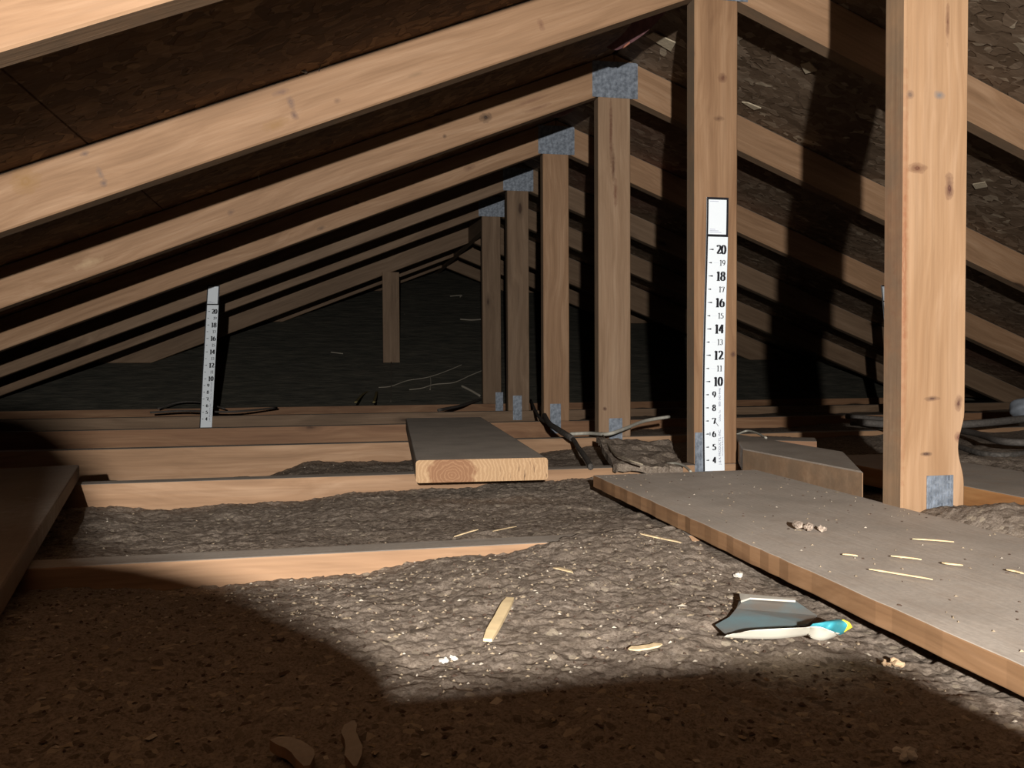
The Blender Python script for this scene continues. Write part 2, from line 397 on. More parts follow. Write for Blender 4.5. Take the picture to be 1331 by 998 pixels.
for n in range(1, 7):
    y = Y1 + STEP*(n-1)
    root = empty('roof_truss', (XC, y, ZC-PW), labs[n], 'truss', 'roof trusses in a row')
    roots[n] = root
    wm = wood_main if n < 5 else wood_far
    for s in (-1, 1):
        th = PW/math.cos(SL)
        dl = (ZT-th-ZC)/MS
        # plumb cut at the peak, level cut at the heel
        poly = [(XC+s*.0004, ZT), (XC+s*.0004, ZT-th), (XC+s*dl, ZC+.0005), (XC+s*(EAVE-.002), ZC+.0005)]
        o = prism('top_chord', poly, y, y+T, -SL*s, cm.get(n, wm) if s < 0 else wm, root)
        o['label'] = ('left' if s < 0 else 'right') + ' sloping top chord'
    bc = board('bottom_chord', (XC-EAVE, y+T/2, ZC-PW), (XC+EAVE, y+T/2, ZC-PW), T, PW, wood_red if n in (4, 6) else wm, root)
    bc['label'] = 'level bottom chord lying in the insulation'
    wane = ((atY(1257, 581, y).z, .045, .0085),) if n == 1 else ()
    post(n, y, pm.get(n, wood_far if n > 4 else wood_main), root, wane)
    plate(peak_plate.copy(), XC+.002, y, .739, root)
    fx = {1: (atY(1221, 655, y).x, .036), 2: (.690, 0), 3: (.717, 0), 4: (atY(722, 540, y).x, 0), 5: (atY(672.5, 530, y).x, 0), 6: (atY(649, 522, y).x, 0)}[n][0]
    plate(foot_plate.copy(), fx, y, (-.152 if n == 3 else -.147)-.05+.004*(n % 3), root)

# ------------------------------------------------------------------ jack rafters and ridge beyond the last truss
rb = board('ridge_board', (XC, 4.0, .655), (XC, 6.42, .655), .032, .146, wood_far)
tag(rb, 'ridge board running back from the last truss over the dark slope', 'beam')
desc = ['deep jack rafter nearest behind the last truss post', 'middle jack rafter of the far group behind the posts', 'third jack rafter back, just before the ridge ends', 'shortest jack rafter at the far end of the ridge']
for k in range(3):
    y = 4.563 + STEP*k; z0 = old_z(y)
    dep = .140
    th = dep/math.cos(SL)
    for s in (-1, 1):
        poly = [(XC+s*.0165, ZT-MS*.0165), (XC+s*.0165, ZT-th-MS*.0165), (XC+s*(ZT-th-z0)/MS, z0+.002), (XC+s*(ZT-z0-.02)/MS, z0+.002)]
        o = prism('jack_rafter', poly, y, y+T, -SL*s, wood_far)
        tag(o, ('left ' if s < 0 else 'right ')+desc[k], 'rafter', 'jack rafters over the dark slope')
p = atY(509, 472, 4.54)
pr = board('roof_prop', (p.x, 4.545, old_z(4.545)+.004), (p.x, 4.545, ZT-MS*abs(p.x-XC)-.15), .089, .02, wood_far, upv=(0, 1, 0))
tag(pr, 'short dark wooden prop standing on the far slope under a rafter', 'prop')

# ------------------------------------------------------------------ loose insulation (height field)
rng = np.random.RandomState(3)
TAB = rng.rand(8, 256, 256)
def vnoise(x, y, k=0):
    xi = np.floor(x).astype(int); yi = np.floor(y).astype(int); fx = x-xi; fy = y-yi
    fx = fx*fx*(3-2*fx); fy = fy*fy*(3-2*fy); t = TAB[k % 8]
    a = t[xi & 255, yi & 255]; b = t[(xi+1) & 255, yi & 255]; c = t[xi & 255, (yi+1) & 255]; d = t[(xi+1) & 255, (yi+1) & 255]
    return (a*(1-fx)+b*fx)*(1-fy)+(c*(1-fx)+d*fx)*fy
def clumps(x, y, s, k):       # rounded clods
    X = x/s; Y = y/s; xi = np.floor(X).astype(int); yi = np.floor(Y).astype(int); best = np.zeros_like(X)
    for i in (-1, 0, 1):
        for j in (-1, 0, 1):
            cx = xi+i; cy = yi+j
            px = cx + TAB[k, cx & 255, cy & 255]; py = cy + TAB[(k+1) % 8, cx & 255, cy & 255]; rr = .35+.55*TAB[(k+2) % 8, cx & 255, cy & 255]
            d2 = ((X-px)**2+(Y-py)**2)/rr**2
            best = np.maximum(best, np.sqrt(np.clip(1-d2, 0, 1))*rr)
    return best
def sm(a, b, t):
    t = np.clip((t-a)/(b-a), 0, 1); return t*t*(3-2*t)
yA, yB, yC = Y1, Y1+STEP, Y1+2*STEP
def base_h(x, y):
    # in front of the first joist
    aedge = -.2205 + .009*sm(-.02, .10, x) + .016*sm(.12, .30, x) + .007*sm(.20, .32, x)
    fg = -.209 + .004*sm(.5, .1, x) - .004*sm(.9, 1.2, x)
    fg = fg*(1-sm(.74, .90, y)) + aedge*sm(.74, .90, y)
    # first bay
    bedge = -.238 + .014*sm(-.12, .12, x) + .008*sm(.3, .5, x) - .004*sm(.6, .7, x) + .018*sm(.735, .80, x)
    aback = -.214 + .014*sm(.15, .35, x)
    t = sm(yA+.02, yB-.02, y); ab = aback*(1-t)+bedge*t - .008*np.sin(np.pi*t)
    ab = ab + .010*np.exp(-(((x-.82)/.07)**2+((y-1.45)/.07)**2))
    # second bay
    mound = sm(-.20, -.06, x)*1.0
    bc = -.276 + .036*mound + .018*sm(.45, .7, x)
    rest = -.272 + .03*sm(.7, 1.0, x)
    h = np.where(y < yA+.019, fg, np.where(y < yB+.019, ab, np.where(y < yC+.019, bc, rest)))
    h = np.where((x > .80) & (y > yA+.02), h+.012*sm(.8, 1.1, x), h)
    # dust heaped at the first post and beyond the plank
    h = h + .034*np.exp(-(((x-.745)/.055)**4+((y-.80)/.085)**2)) + .012*np.exp(-(((x-.74)/.05)**2+((y-.98)/.06)**2))
    return h
def H(x, y):
    h = base_h(x, y)
    h = h + .011*(vnoise(x*7+3, y*7+9, 1)-.5) + .008*(vnoise(x*17, y*17, 2)-.5) + .003*(vnoise(x*45, y*45, 3)-.5)
    h = h + .0013*clumps(x+.012*vnoise(x*60, y*60, 4), y+.012*vnoise(x*60+7, y*60, 5), .024, 2) + .0018*clumps(x+.004*vnoise(x*150, y*150, 1), y, .0125, 5) + .0022*(vnoise(x*130, y*130, 6)-.5) + .0026*(vnoise(x*235, y*235, 0)-.5)
    h = h - .006
    # keep clear of the long plank at the right front
    under = ((x > .385) & (x < .685) & (y < 1.25)); edge = np.clip(1-np.abs(x-.385)/.02, 0, 1)
    h = np.where(under, np.minimum(h, -.209), h)
    return h
xs = np.concatenate([np.arange(XC-EAVE, -.66, .05), np.arange(-.66, -.2, .0042), np.arange(-.2, .42, .0028), np.arange(.42, 1.34, .0042), np.arange(1.34, XC+EAVE, .035)])
ys = np.concatenate([np.arange(-1.4, .34, .06), np.arange(.34, .94, .0028), np.arange(.94, 1.56, .0042), np.arange(1.56, 2.2, .009), np.arange(2.2, 4.1, .03)])
GX, GY = np.meshgrid(xs, ys); GZ = H(GX, GY)
GZ = np.maximum(GZ, -.2905); roofz = ZT-MS*np.abs(GX-XC)-.005; GZ = np.minimum(GZ, np.maximum(roofz, -.2905))
co = np.stack([GX, GY, GZ], -1).reshape(-1, 3); nx, ny = len(xs), len(ys)
idx = np.arange(nx*ny).reshape(ny, nx)
fa = np.stack([idx[:-1, :-1], idx[:-1, 1:], idx[1:, 1:], idx[1:, :-1]], -1).reshape(-1, 4)
me = bpy.data.meshes.new('loose_insulation'); me.vertices.add(len(co)); me.vertices.foreach_set('co', co.ravel())
me.loops.add(fa.size); me.loops.foreach_set('vertex_index', fa.ravel()); me.polygons.add(len(fa))
me.polygons.foreach_set('loop_start', np.arange(0, fa.size, 4)); me.polygons.foreach_set('loop_total', np.full(len(fa), 4)); me.update()
N = NT('blown_insulation'); ge = N.n('ShaderNodeNewGeometry'); P = ge.outputs['Position']
a = N.noise(P, 260, 5, .85); b = N.noise(P, 16, 3); v = N.n('ShaderNodeTexVoronoi'); v.inputs['Scale'].default_value = 190; N.l(P, v.inputs['Vector'])
s_ = N.n('ShaderNodeSeparateColor'); N.l(v.outputs['Color'], s_.inputs[0])
c = N.ramp(a, [(.32, (.13, .10, .077)), (.5, (.245, .197, .156)), (.68, (.35, .29, .237))])
c = N.mix(N.ramp(b, [(.35, .4), (.65, 0.0)]), c, (.17, .13, .095)); a2 = N.noise(P, 520, 2); c = N.mix(N.ramp(a2, [(.3, .45), (.5, 0.0)]), c, (.085, .066, .05)); a3 = N.noise(P, 75, 3); c = N.mix(N.ramp(a3, [(.58, 0.0), (.72, .4)]), c, (.33, .28, .235))
c = N.mix(N.ramp(s_.outputs[0], [(.95, 0.0), (.97, .6)]), c, (.42, .35, .26))
c = N.mix(N.ramp(s_.outputs[1], [(.90, 0.0), (.93, .6)]), c, (.07, .05, .035))
N.l(c, N.b.inputs['Base Color']); N.b.inputs['Roughness'].default_value = 1.0; N.b.inputs['Specular IOR Level'].default_value = .1
N.bump(N.math('ADD', a, N.math('MULTIPLY', v.outputs['Distance'], -.6)), .55, .003); insul = N.m
ins = link('loose_insulation', me, insul, smooth=True)
tag(ins, 'grey brown loose blown insulation filling the bays between joists', 'insulation', kind='stuff')
def Hs(x, y): return float(H(np.array([x]), np.array([y]))[0])

# ------------------------------------------------------------------ planks
plank_side = wood('plank_edge_wood', (.17, .085, .042), (.27, .15, .075), (.36, .21, .115), streak=1.0, edges=0, dustc=(.50, .435, .37))
XL = .394
pl = board('dusty_plank', (XL+.1405, .20, ZC+.0015), (XL+.1405, 1.275, ZC+.0015), .281, .019, plank_side, bev=.0012, wob=.0009, nseg=60)
tag(pl, 'wide thin dusty board running from the right front to the second post', 'board')
def end_grain():
    N = NT('plank_end_grain'); tc = N.n('ShaderNodeTexCoord'); P = tc.outputs['Object']
    # rings around a pith below the end face
    sp = N.n('ShaderNodeSeparateXYZ'); N.l(P, sp.inputs[0])
    dy = N.math('SUBTRACT', sp.outputs[1], .052); dz = N.math('SUBTRACT', sp.outputs[2], .012)
    d = N.math('SQRT', N.math('ADD', N.math('MULTIPLY', dy, dy), N.math('MULTIPLY', N.math('MULTIPLY', dz, dz), 1.3)))
    d2 = N.math('ADD', d, N.math('MULTIPLY', N.noise(P, 55, 4), .018))
    rg = N.math('SINE', N.math('MULTIPLY', d2, 1000))
    c = N.ramp(rg, [(0.0, (.44, .275, .15)), (1.0, (.53, .345, .195))])
    hd = N.math('ADD', d, N.math('MULTIPLY', N.noise(P, 70, 3), .03))
    c = N.mix(N.ramp(hd, [(.052, .85), (.058, 0.0)]), c, N.mix(N.ramp(rg, [(0.2, 0.0), (.9, 1.0)]), (.26, .125, .065), (.33, .17, .09)))
    cr = N.noise(N.mapping(P, (1, 220, 25), rot=(.12, 0, 0)), 1, 2)
    msk = N.ramp(sp.outputs[1], [(0.0, 1.0), (.02, 0.0)])
    msk = N.ramp(N.math('ADD', sp.outputs[1], .5), [(.44, 1.0), (.485, 0.0)])
    c = N.mix(N.math('MULTIPLY', N.ramp(cr, [(.62, 0.0), (.66, .8)]), msk), c, (.07, .035, .02))
    N.l(c, N.b.inputs['Base Color']); N.b.inputs['Roughness'].default_value = .8; N.bump(rg, .15, .001); return N.m
a0 = (atZ(540, 597, -.164)+atZ(715, 597, -.164))/2; a1 = (atZ(515, 543, -.164)+atZ(640, 543, -.164))/2
a0.z = a1.z = ZC+.0008; dirp = (a1-a0).normalized()
mp = board('thick_plank', a0, a1, .223, .038, wood('grey_dusty_plank', (.12, .095, .075), (.17, .14, .11), (.22, .18, .145), autoknots=False, edges=0, dustc=(.44, .39, .335)), bev=.005)
tag(mp, 'thick grey dusty plank with a fresh sawn pale end, lying across the joists', 'plank')
mp.data.materials.append(end_grain())
for p_ in mp.data.polygons:
    if p_.normal.x < -.15 and p_.center.x < .02: p_.material_index = 1
# plank at the left edge of the view
lp0 = Vector((-.249+.045, .60, ZC+.001)); 
la = atZ(2, 760, -.176); lb = atZ(103, 604, -.176); ldir = (lb-la).normalized(); side = Vector((-ldir.y, ldir.x, 0))
c0 = la - ldir*.25 + side*.12; c1 = lb + side*.12; c0.z = c1.z = ZC+.001
shaded_pl = wood('shaded_red_plank', (.08, .035, .02), (.13, .06, .032), (.19, .095, .05), dust=.35, autoknots=False, knots=[((la-c0).length*.0+.62, .0, .14, .05, (.5, .48, .44))], waxis=2)  # arm's shade is put into this dark red; one pale patch mixed in
lp = board('shadowed_plank', c0, c1, .24, .025, shaded_pl, bev=.003)
tag(lp, 'dark plank in shadow at the left edge, with a pale patch on its edge', 'plank')

# cut-off block between the first and second posts
q = [atZ(1122, 613, -.158), atZ(965, 583, -.158), atZ(953, 563, -.158), atZ(1097, 587, -.158)]
bm = bmesh.new()
top = [bm.verts.new(p) for p in q]; bot = [bm.verts.new((p.x, p.y, ZC+.002)) for p in q]
bm.faces.new(top); bm.faces.new(bot[::-1])
for i in range(4): bm.faces.new((top[i], bot[i], bot[(i+1) % 4], top[(i+1) % 4]))
bmesh.ops.recalc_face_normals(bm, faces=bm.faces)
bmesh.ops.bevel(bm, geom=list(bm.edges), offset=.002, segments=1, affect='EDGES')
cb = link('timber_offcut', from_bm(bm, 'timber_offcut'), wood_main, None)
tag(cb, 'dusty timber offcut lying between the first and second posts', 'offcut')
# small block and tilted dusty board left of the second post
q0 = atZ(828, 572, -.19); 
o = board('short_block', (.80, 1.78, ZC-.01), (1.02, 1.66, ZC-.01), .09, .038, wood_red, bev=.002)
tag(o, 'short brown block lying behind the second post', 'block')
pts = [atZ(776, 568, -.175), atZ(872, 574, -.185), atZ(886, 604, -.19), atZ(800, 605, -.192)]
bm = bmesh.new(); n_ = 24; g = {}
for i in range(n_+1):
    for j in range(n_+1):
        s, t = i/n_, j/n_
        p = pts[0].lerp(pts[1], s).lerp(pts[3].lerp(pts[2], s), t)
        z = p.z + .008*(vnoise(np.array([p.x*30]), np.array([p.y*30]), 3)[0]-.5)*2 + .004*(vnoise(np.array([p.x*110]), np.array([p.y*90]), 4)[0])
        if i in (0, n_) or j in (0, n_): z -= .004*random.random(); p = p + Vector((random.uniform(-.0025, .0025), random.uniform(-.0025, .0025), 0))
        g[i, j] = bm.verts.new((p.x, p.y, z))
for i in range(n_):
    for j in range(n_): bm.faces.new((g[i, j], g[i+1, j], g[i+1, j+1], g[i, j+1]))
r = bmesh.ops.extrude_face_region(bm, geom=list(bm.faces))
for e in r['geom']:
    if isinstance(e, bmesh.types.BMVert): e.co.z -= .014
bmesh.ops.recalc_face_normals(bm, faces=bm.faces)
o = link('insulation_batt', from_bm(bm, 'insulation_batt'), insul); tag(o, 'dust covered flat slab of old insulation left of the second post', 'insulation slab')

o = board('dusty_timber', (.915, .50, ZC+.002), (.915, 1.34, ZC+.002), .19, .030, wood('orange_timber', (.24, .10, .035), (.34, .16, .06), (.42, .22, .09), edges=0), bev=.002)
tag(o, 'dust topped orange timber lying just right of the nearest post', 'timber')

# ------------------------------------------------------------------ cables
blk = flat('dusty_black_cable', (.085, .075, .066), .8, noise=.5, nscale=120, bump=.002)
wht = flat('dusty_white_cable', (.42, .40, .34), .6, noise=.15, nscale=100)
tan_ = flat('thin_tan_wire', (.30, .25, .18), .7, noise=.2)
grey = flat('grey_cable', (.10, .088, .078), .7, noise=.3)
yel = flat('yellowed_strip', (.30, .24, .10), .7, noise=.2)
def zpts(l): return [atZ(u, v, z) for u, v, z in l]
def cable(name, l, r, mat, label, cat='cable', **k):
    o = tube(name, zpts(l), r, mat, **k); tag(o, label, cat); return o
cable('dark_cable', [(690, 520, -.185), (700, 541, -.190), (716, 552, -.186), (741, 567, -.190), (752, 582, -.196), (762, 596, -.197), (768, 607, -.198)], .0055, blk, 'black dusty cable running forward between the third post and the planks')
cable('dark_cable', [(704, 530, -.182), (712, 548, -.180), (722, 556, -.180), (736, 565, -.184), (744, 570, -.19)], .008, blk, 'short frayed black cable bundle at the foot of the fourth post')
cable('white_cable', [(741, 564, -.185), (765, 563, -.182), (790, 564, -.178), (812, 557, -.168), (838, 547, -.156), (870, 541.5, -.148)], .0045, wht, 'white cable end sticking up between the second and third posts')
cable('thin_wire', [(782, 562, -.182), (790, 577, -.178), (800, 590, -.175), (818, 598, -.172), (836, 604, -.178)], .0016, tan_, 'thin tan wire looping down from the white cable', 'wire')
cable('thin_wire', [(866, 603, -.192), (878, 602, -.188), (890, 606, -.188), (898, 613, -.190)], .0022, wht, 'small pale wire loop on the left of the ruler foot', 'wire')
cable('white_wire', [(957, 565, -.16), (970, 560, -.154), (982, 562, -.153), (996, 569, -.156)], .0022, wht, 'short white wire curl right of the second post', 'wire')
cable('grey_cable', [(570, 533, -.195), (600, 527, -.192), (625, 519, -.185), (650, 514, -.175)], .0065, grey, 'grey cable slanting up to the sixth post foot')
cable('grey_cable', [(205, 531, -.19), (232, 523, -.17), (262, 523, -.17), (292, 531, -.19)], .0035, grey, 'thin arched cable on the joists behind the left ruler')
cable('grey_cable', [(195, 536, -.196), (240, 534, -.194), (300, 535, -.194), (360, 530, -.194)], .004, grey, 'thin straight cable low behind the left ruler')
for l, r_, m_, lab in (([(1106, 548, -.17), (1180, 553, -.175), (1262, 551, -.165), (1345, 543, -.155)], .010, grey, 'thick grey cable at the right edge, upper one'),
                   ([(1100, 541, -.18), (1180, 548, -.185), (1262, 562, -.18), (1300, 573, -.18), (1350, 576, -.18)], .008, grey, 'grey cable at the right edge, passing under the thick one'),
                   ([(1120, 552, -.19), (1200, 566, -.19), (1280, 590, -.19), (1345, 588, -.19)], .006, blk, 'dark cable at the right edge, lowest of the three')):
    cable('grey_cable', l, r_, m_, lab)
cable('yellow_strip', [(462, 523, -.17), (472, 512, -.15), (484, 506, -.14)], .006, yel, 'bent yellowish strip at the edge of the far slope', 'strip', flat=.3)
cable('yellow_strip', [(486, 523, -.17), (489, 512, -.15), (491, 505, -.14)], .006, yel, 'short upright yellowish strip on the far slope', 'strip', flat=.3)
def opt(u, v):
    d = ray(u, v); t = (ZC-MS*OLD0)/(d.z-MS*d.y); p = d*t; p.z += .006; return p
for i, (l, r_, lab) in enumerate((([(492, 505), (508, 503.5), (530, 496), (557, 491.5), (582, 483), (601, 475)], .0022, 'long thin pale twig across the far slope'),
                   ([(532, 508), (548, 506), (565, 501), (590, 498.5), (612, 489), (634, 480)], .0026, 'pale twig on the far slope, nearest the posts'),
                   ([(508.5, 472), (508.5, 500), (508, 524)], .0025, 'thin upright stick under the wooden prop'),
                   ([(559, 489), (560, 498), (559, 508)], .0025, 'tiny upright twig crossing the pale twigs'),
                   ([(598, 416), (613, 417), (628, 416)], .0045, 'pale splinter on the far slope left of the sixth post'),
                   ([(585, 386), (600, 385), (598, 387)], .0035, 'small pale splinter high on the far slope'),
                   ([(600, 503), (612, 509), (624, 516)], .006, 'short tan stick at the foot of the far slope'),
                   ([(518, 385), (522, 400), (526, 410)], .002, 'thin dangling fibre beside the wooden prop'),
                   ([(430, 459), (438, 460), (446, 461)], .003, 'small pale sliver in the middle of the far slope'))):
    o = tube('twig', [opt(u, v) for u, v in l], r_, flat('twig_%d' % i, (.34, .30, .24) if i not in (2, 7) else (.12, .10, .08), .8)); tag(o, lab, 'twig')
# pale bundle at the right edge
pb = atY(1334, 530, 2.0)
bm = bmesh.new(); bmesh.ops.create_icosphere(bm, subdivisions=4, radius=.045)
for v_ in bm.verts:
    n1 = vnoise(np.array([v_.co.x*50+9]), np.array([v_.co.z*50+v_.co.y*31+5]), 2)[0]
    v_.co *= .85+.35*n1; v_.co.z *= .85; v_.co.x *= 1.1
o = link('crumpled_bag', from_bm(bm, 'crumpled_bag'), flat('pale_plastic', (.2, .22, .25), .5, noise=.15, nscale=40), Matrix.Translation((pb.x+.012, 2.0, pb.z-.005)), smooth=True)
tag(o, 'pale crumpled plastic lump at the right edge beyond the first post', 'bag')

# ------------------------------------------------------------------ paper rulers
white = flat('ruler_paper', (.87, .93, .98), .55)
ink = flat('printing_ink', (.012, .012, .016), .6)
pale_ink = flat('faint_print', (.45, .47, .58), .6)
small_ink = flat('small_print_ink', (.16, .16, .24), .6)
def strokes(ch):
    E = lambda cx, cy, rx, ry, a0, a1, n=18: [(cx+rx*math.cos(math.radians(a0+(a1-a0)*i/n)), cy+ry*math.sin(math.radians(a0+(a1-a0)*i/n))) for i in range(n+1)]
    return {
     '0': [E(.3, .5, .21, .46, 0, 360, 28)],
     '1': [[(.33, .98), (.33, .02)], [(.14, .84), (.33, .97)], [(.14, .015), (.52, .015)]],
     '2': [E(.28, .72, .2, .24, 160, -25, 12)+[(.12, .06)], [(.08, .07), (.53, .07)], [(.53, .07), (.56, .2)]],
     '3': [E(.27, .74, .18, .21, 150, -80, 12), E(.26, .29, .22, .26, 85, -150, 14)],
     '4': [[(.4, .98), (.4, .02)], [(.38, .95), (.05, .3)], [(.03, .29), (.57, .29)]],
     '5': [[(.16, .93), (.52, .93)], [(.16, .93), (.13, .55)], E(.25, .32, .25, .28, 110, -150, 16)],
     '6': [E(.3, .32, .21, .29, 0, 360, 24), E(.55, .36, .46, .6, 185, 118, 10)],
     '7': [[(.06, .91), (.54, .91)], [(.54, .91), (.42, .5), (.3, .02)], [(.06, .91), (.05, .76)]],
     '8': [E(.3, .74, .17, .21, 0, 360, 20), E(.3, .27, .21, .25, 0, 360, 22)],
     '9': [E(.3, .67, .21, .29, 0, 360, 24), E(.05, .63, .46, .6, 5, -62, 10)]}[ch]
def stroke_poly(V, Fc, pts, ox, oz, hh, bold, fn):
    P = [(ox+p[0]*hh, oz+p[1]*hh) for p in pts]; n = len(P); L = []
    for i, p in enumerate(P):
        a = P[max(0, i-1)]; b = P[min(n-1, i+1)]; tx, tz = b[0]-a[0], b[1]-a[1]; l = math.hypot(tx, tz) or 1; tx /= l; tz /= l
        wd = hh*(bold*(.32+.68*abs(tz)**1.5))/2
        L.append((len(V), len(V)+1)); V.append(fn(p[0]-tz*wd, p[1]+tx*wd)); V.append(fn(p[0]+tz*wd, p[1]-tx*wd))
    for i in range(n-1): Fc.append((L[i][0], L[i][1], L[i+1][1], L[i+1][0]))
def pymesh(name, V, Fc):
    me = bpy.data.meshes.new(name); me.from_pydata(V, [], Fc); me.update(); return me
def text_mesh(s, size):
    cu = bpy.data.curves.new('t', 'FONT'); cu.body = s; cu.size = size; o = bpy.data.objects.new('t', cu); COL.objects.link(o)
    dg = bpy.context.evaluated_depsgraph_get(); me = bpy.data.meshes.new_from_object(o.evaluated_get(dg)); bpy.data.objects.remove(o)
    return me
IN = .0254
def ruler(name, label, xc, y, ztop, z20, width, lean, wave, zbot, mat_scale=1.0, faded=False):
    root = empty(name, (xc, y, zbot), label, 'ruler', 'paper attic rulers')
    hw = width/2
    def fn_d(dep):
        def fn(x, z):   # x across from the ruler centre, z height
            return (xc + lean*(z-z20) + x + wave*math.sin((z-z20)*7.5+.4), y - .0015 - dep - .003*(1+math.sin((z-z20)*9+1)), z)
        return fn
    f0 = fn_d(0)
    n = 60; V = []; Fc = []
    for dep in (0, -.0008):
        for i in range(n+1):
            z = zbot + (ztop-zbot)*i/n; g_ = fn_d(dep); V += [g_(-hw, z), g_(hw, z)]
    m_ = 2*(n+1)
    for i in range(n):
        a = 2*i; Fc += [(a, a+1, a+3, a+2), (m_+a, m_+a+2, m_+a+3, m_+a+1), (a, a+2, m_+a+2, m_+a), (a+1, m_+a+1, m_+a+3, a+3)]
    Fc += [(0, m_, m_+1, 1), (2*n, 2*n+1, m_+2*n+1, m_+2*n)]
    link('paper_strip', pymesh('paper_strip', V, Fc), white, None, root)
    def ribbon(V, Fc, x0, x1, z0, z1, fn, k=1):
        b = len(V)
        for i in range(k+1):
            z = z0+(z1-z0)*i/k; V += [fn(x0, z), fn(x1, z)]
        for i in range(k): Fc.append((b+2*i, b+2*i+1, b+2*i+3, b+2*i+2))
    f1 = fn_d(.0004); V = []; Fc = []
    zh = z20 + 18.0/17.25*IN           # bottom of the header frame (y 307 against 325)
    ribbon(V, Fc, -hw, -hw+.0036*mat_scale, zbot, ztop, f1, 60)
    ribbon(V, Fc, hw-.0042, hw, zh, ztop, f1, 8); ribbon(V, Fc, -hw, hw, ztop-.0045, ztop, f1); ribbon(V, Fc, -hw, hw, zh-.0022, zh+.0025, f1)
    ribbon(V, Fc, hw-.0003, hw, zbot, zh, f1, 50)
    o = link('black_border', pymesh('black_border', V, Fc), ink, None, root)
    V = []; Fc = []; f2 = fn_d(.0006); Vp = []; Fp = []
    for k in range(20, 3, -1):
        z = z20 - (20-k)*IN
        if z < zbot+.006: break
        bigm = k % 2 == 0 and k >= 10
        hgt_ = .0175 if bigm else (.0112 if k >= 10 else .0125)
        # tick: a wedge
        x0 = -hw+.0062; b = len(V)
        ln = .0092 if bigm else .0062
        V += [f2(x0, z+.0003), f2(x0, z-.0003), f2(x0+ln, z-.0014), f2(x0+ln, z+.0014)]; Fc.append((b, b+1, b+2, b+3))
        s = str(k); adv = .56*hgt_
        if k >= 10: xr = hw-.0035 if bigm else hw-.0042; xs_ = xr-adv*len(s)-.0005
        else: xs_ = .002-.0045; 
        for i, ch in enumerate(s):
            for st in strokes(ch): stroke_poly(V, Fc, st, xs_+i*adv, z-hgt_/2, hgt_, .27 if (bigm or k < 10) else .17, f2)
        if not bigm and k > 9:
            ribbon(Vp, Fp, x0+ln+.004, xs_-.001, z-.0001, z+.0001, f2)
    if True:
        b = len(V); z7 = z20-13*IN      # a stroke crossing the foot of the 7
        stroke_poly(V, Fc, [(0, 1), (.5, .35), (.62, .2)], .0022, z7-.013, .013, .10, f2)
    link('printed_scale', pymesh('printed_scale', V, Fc), ink, None, root)
    for i in range(3): ribbon(Vp, Fp, -hw+.0065, -hw+(.018, .025, .031)[i], zh+.0115-.0028*i, zh+.0125-.0028*i, f2)
    ribbon(Vp, Fp, -hw+.0065, -hw+.024, ztop-.0085, ztop-.0075, f2)
    link('faint_lines', pymesh('faint_lines', Vp, Fp), pale_ink, None, root)['kind'] = 'stuff'
    # small upright lettering
    Vt = []; Ft = []
    for s, size, x, zs in (('J & R PRODUCTS, INC.', .0068, .0148, z20-16.35*IN), ('Dallas, Tx.', .0052, .0148, z20-13.05*IN), ('800-343-4446', .0062, .0148, z20-11.9*IN), ('For Insulation & Blowing', .0036, .0195, z20-15.7*IN)):
        t = text_mesh(s, size); b = len(Vt)
        Vt += [f2(x-v.co.y, zs+v.co.x*1.02) for v in t.vertices]; Ft += [tuple(b+i for i in p.vertices) for p in t.polygons]
    link('small_print', pymesh('small_print', Vt, Ft), small_ink, None, root)
    return root
y2 = Y1+STEP; y5 = Y1+4*STEP; y4 = Y1+3*STEP
def zat(v, y, u=930): return atY(u, v, y).z
ruler('paper_ruler', 'white paper ruler numbered to 20, stapled on the second post', atY(930, 430, y2-.004).x, y2-.001, zat(257.5, y2), zat(325, y2), .0448, .006, .0018, -.214)
ruler('paper_ruler', 'small far white paper ruler standing free on the left, between joist and rafter', atY(276.5, 460, y5-.004).x, y5-.001, zat(371, y5, 282), zat(405, y5, 282), .0448, .066, .001, ZC-.05)
z3 = atY(1147, 371, y4).z
ruler('paper_ruler', 'edge of a third paper ruler peeping out left behind the nearest post', atY(1146.5, 390, y4).x+.0215, y4-.001, z3, z3-.085, .0448, -.12, .001, ZC-.03)

# ------------------------------------------------------------------ ridge paper strips and debris on the chords
redp = flat('reddish_rosin_paper', (.20, .10, .105), .6, noise=.25, nscale=60)
def strip(name, quad, thick, mat, label, cat, edge=None):
    bm = bmesh.new(); n = 10; rows = []
    for i in range(n+1):
        t = i/n; a = Vector(quad[0]).lerp(quad[3], t); b = Vector(quad[1]).lerp(quad[2], t); sag = .012*math.sin(math.pi*t)
        rows.append([bm.verts.new(a.lerp(b, s)+Vector((0, 0, -sag-.006*math.sin(math.pi*s)))) for s in (0, .33, .66, 1)])
    for i in range(n):
        for k in range(3): bm.faces.new((rows[i][k], rows[i][k+1], rows[i+1][k+1], rows[i+1][k]))
    r = bmesh.ops.extrude_face_region(bm, geom=list(bm.faces))
    for e in r['geom']:
        if isinstance(e, bmesh.types.BMVert): e.co.z += thick
    bmesh.ops.recalc_face_normals(bm, faces=bm.faces)
    return tag(link(name, from_bm(bm, name), mat, None, smooth=False), label, cat)
strip('paper_strip_scrap', [atY(789, 62, 1.86), atY(810, 62, 1.80), atY(880, -2, 1.62), atY(838, 6, 1.70)], .002, redp, 'mauve paper strip hanging under the ridge behind the second truss', 'paper strip')
strip('paper_strip_scrap', [atY(713, 150, 2.42), atY(732, 151, 2.36), atY(757, 124, 2.22), atY(737, 128, 2.28)], .002, redp, 'small mauve paper strip hanging under the ridge behind the third truss', 'paper strip')
strip('paper_strip_scrap', [atY(680, 204, 3.0), atY(686, 206, 2.96), atY(693, 199, 2.9), atY(690, 200, 2.92)], .002, redp, 'tiny mauve paper strip under the ridge behind the fourth truss', 'paper strip')
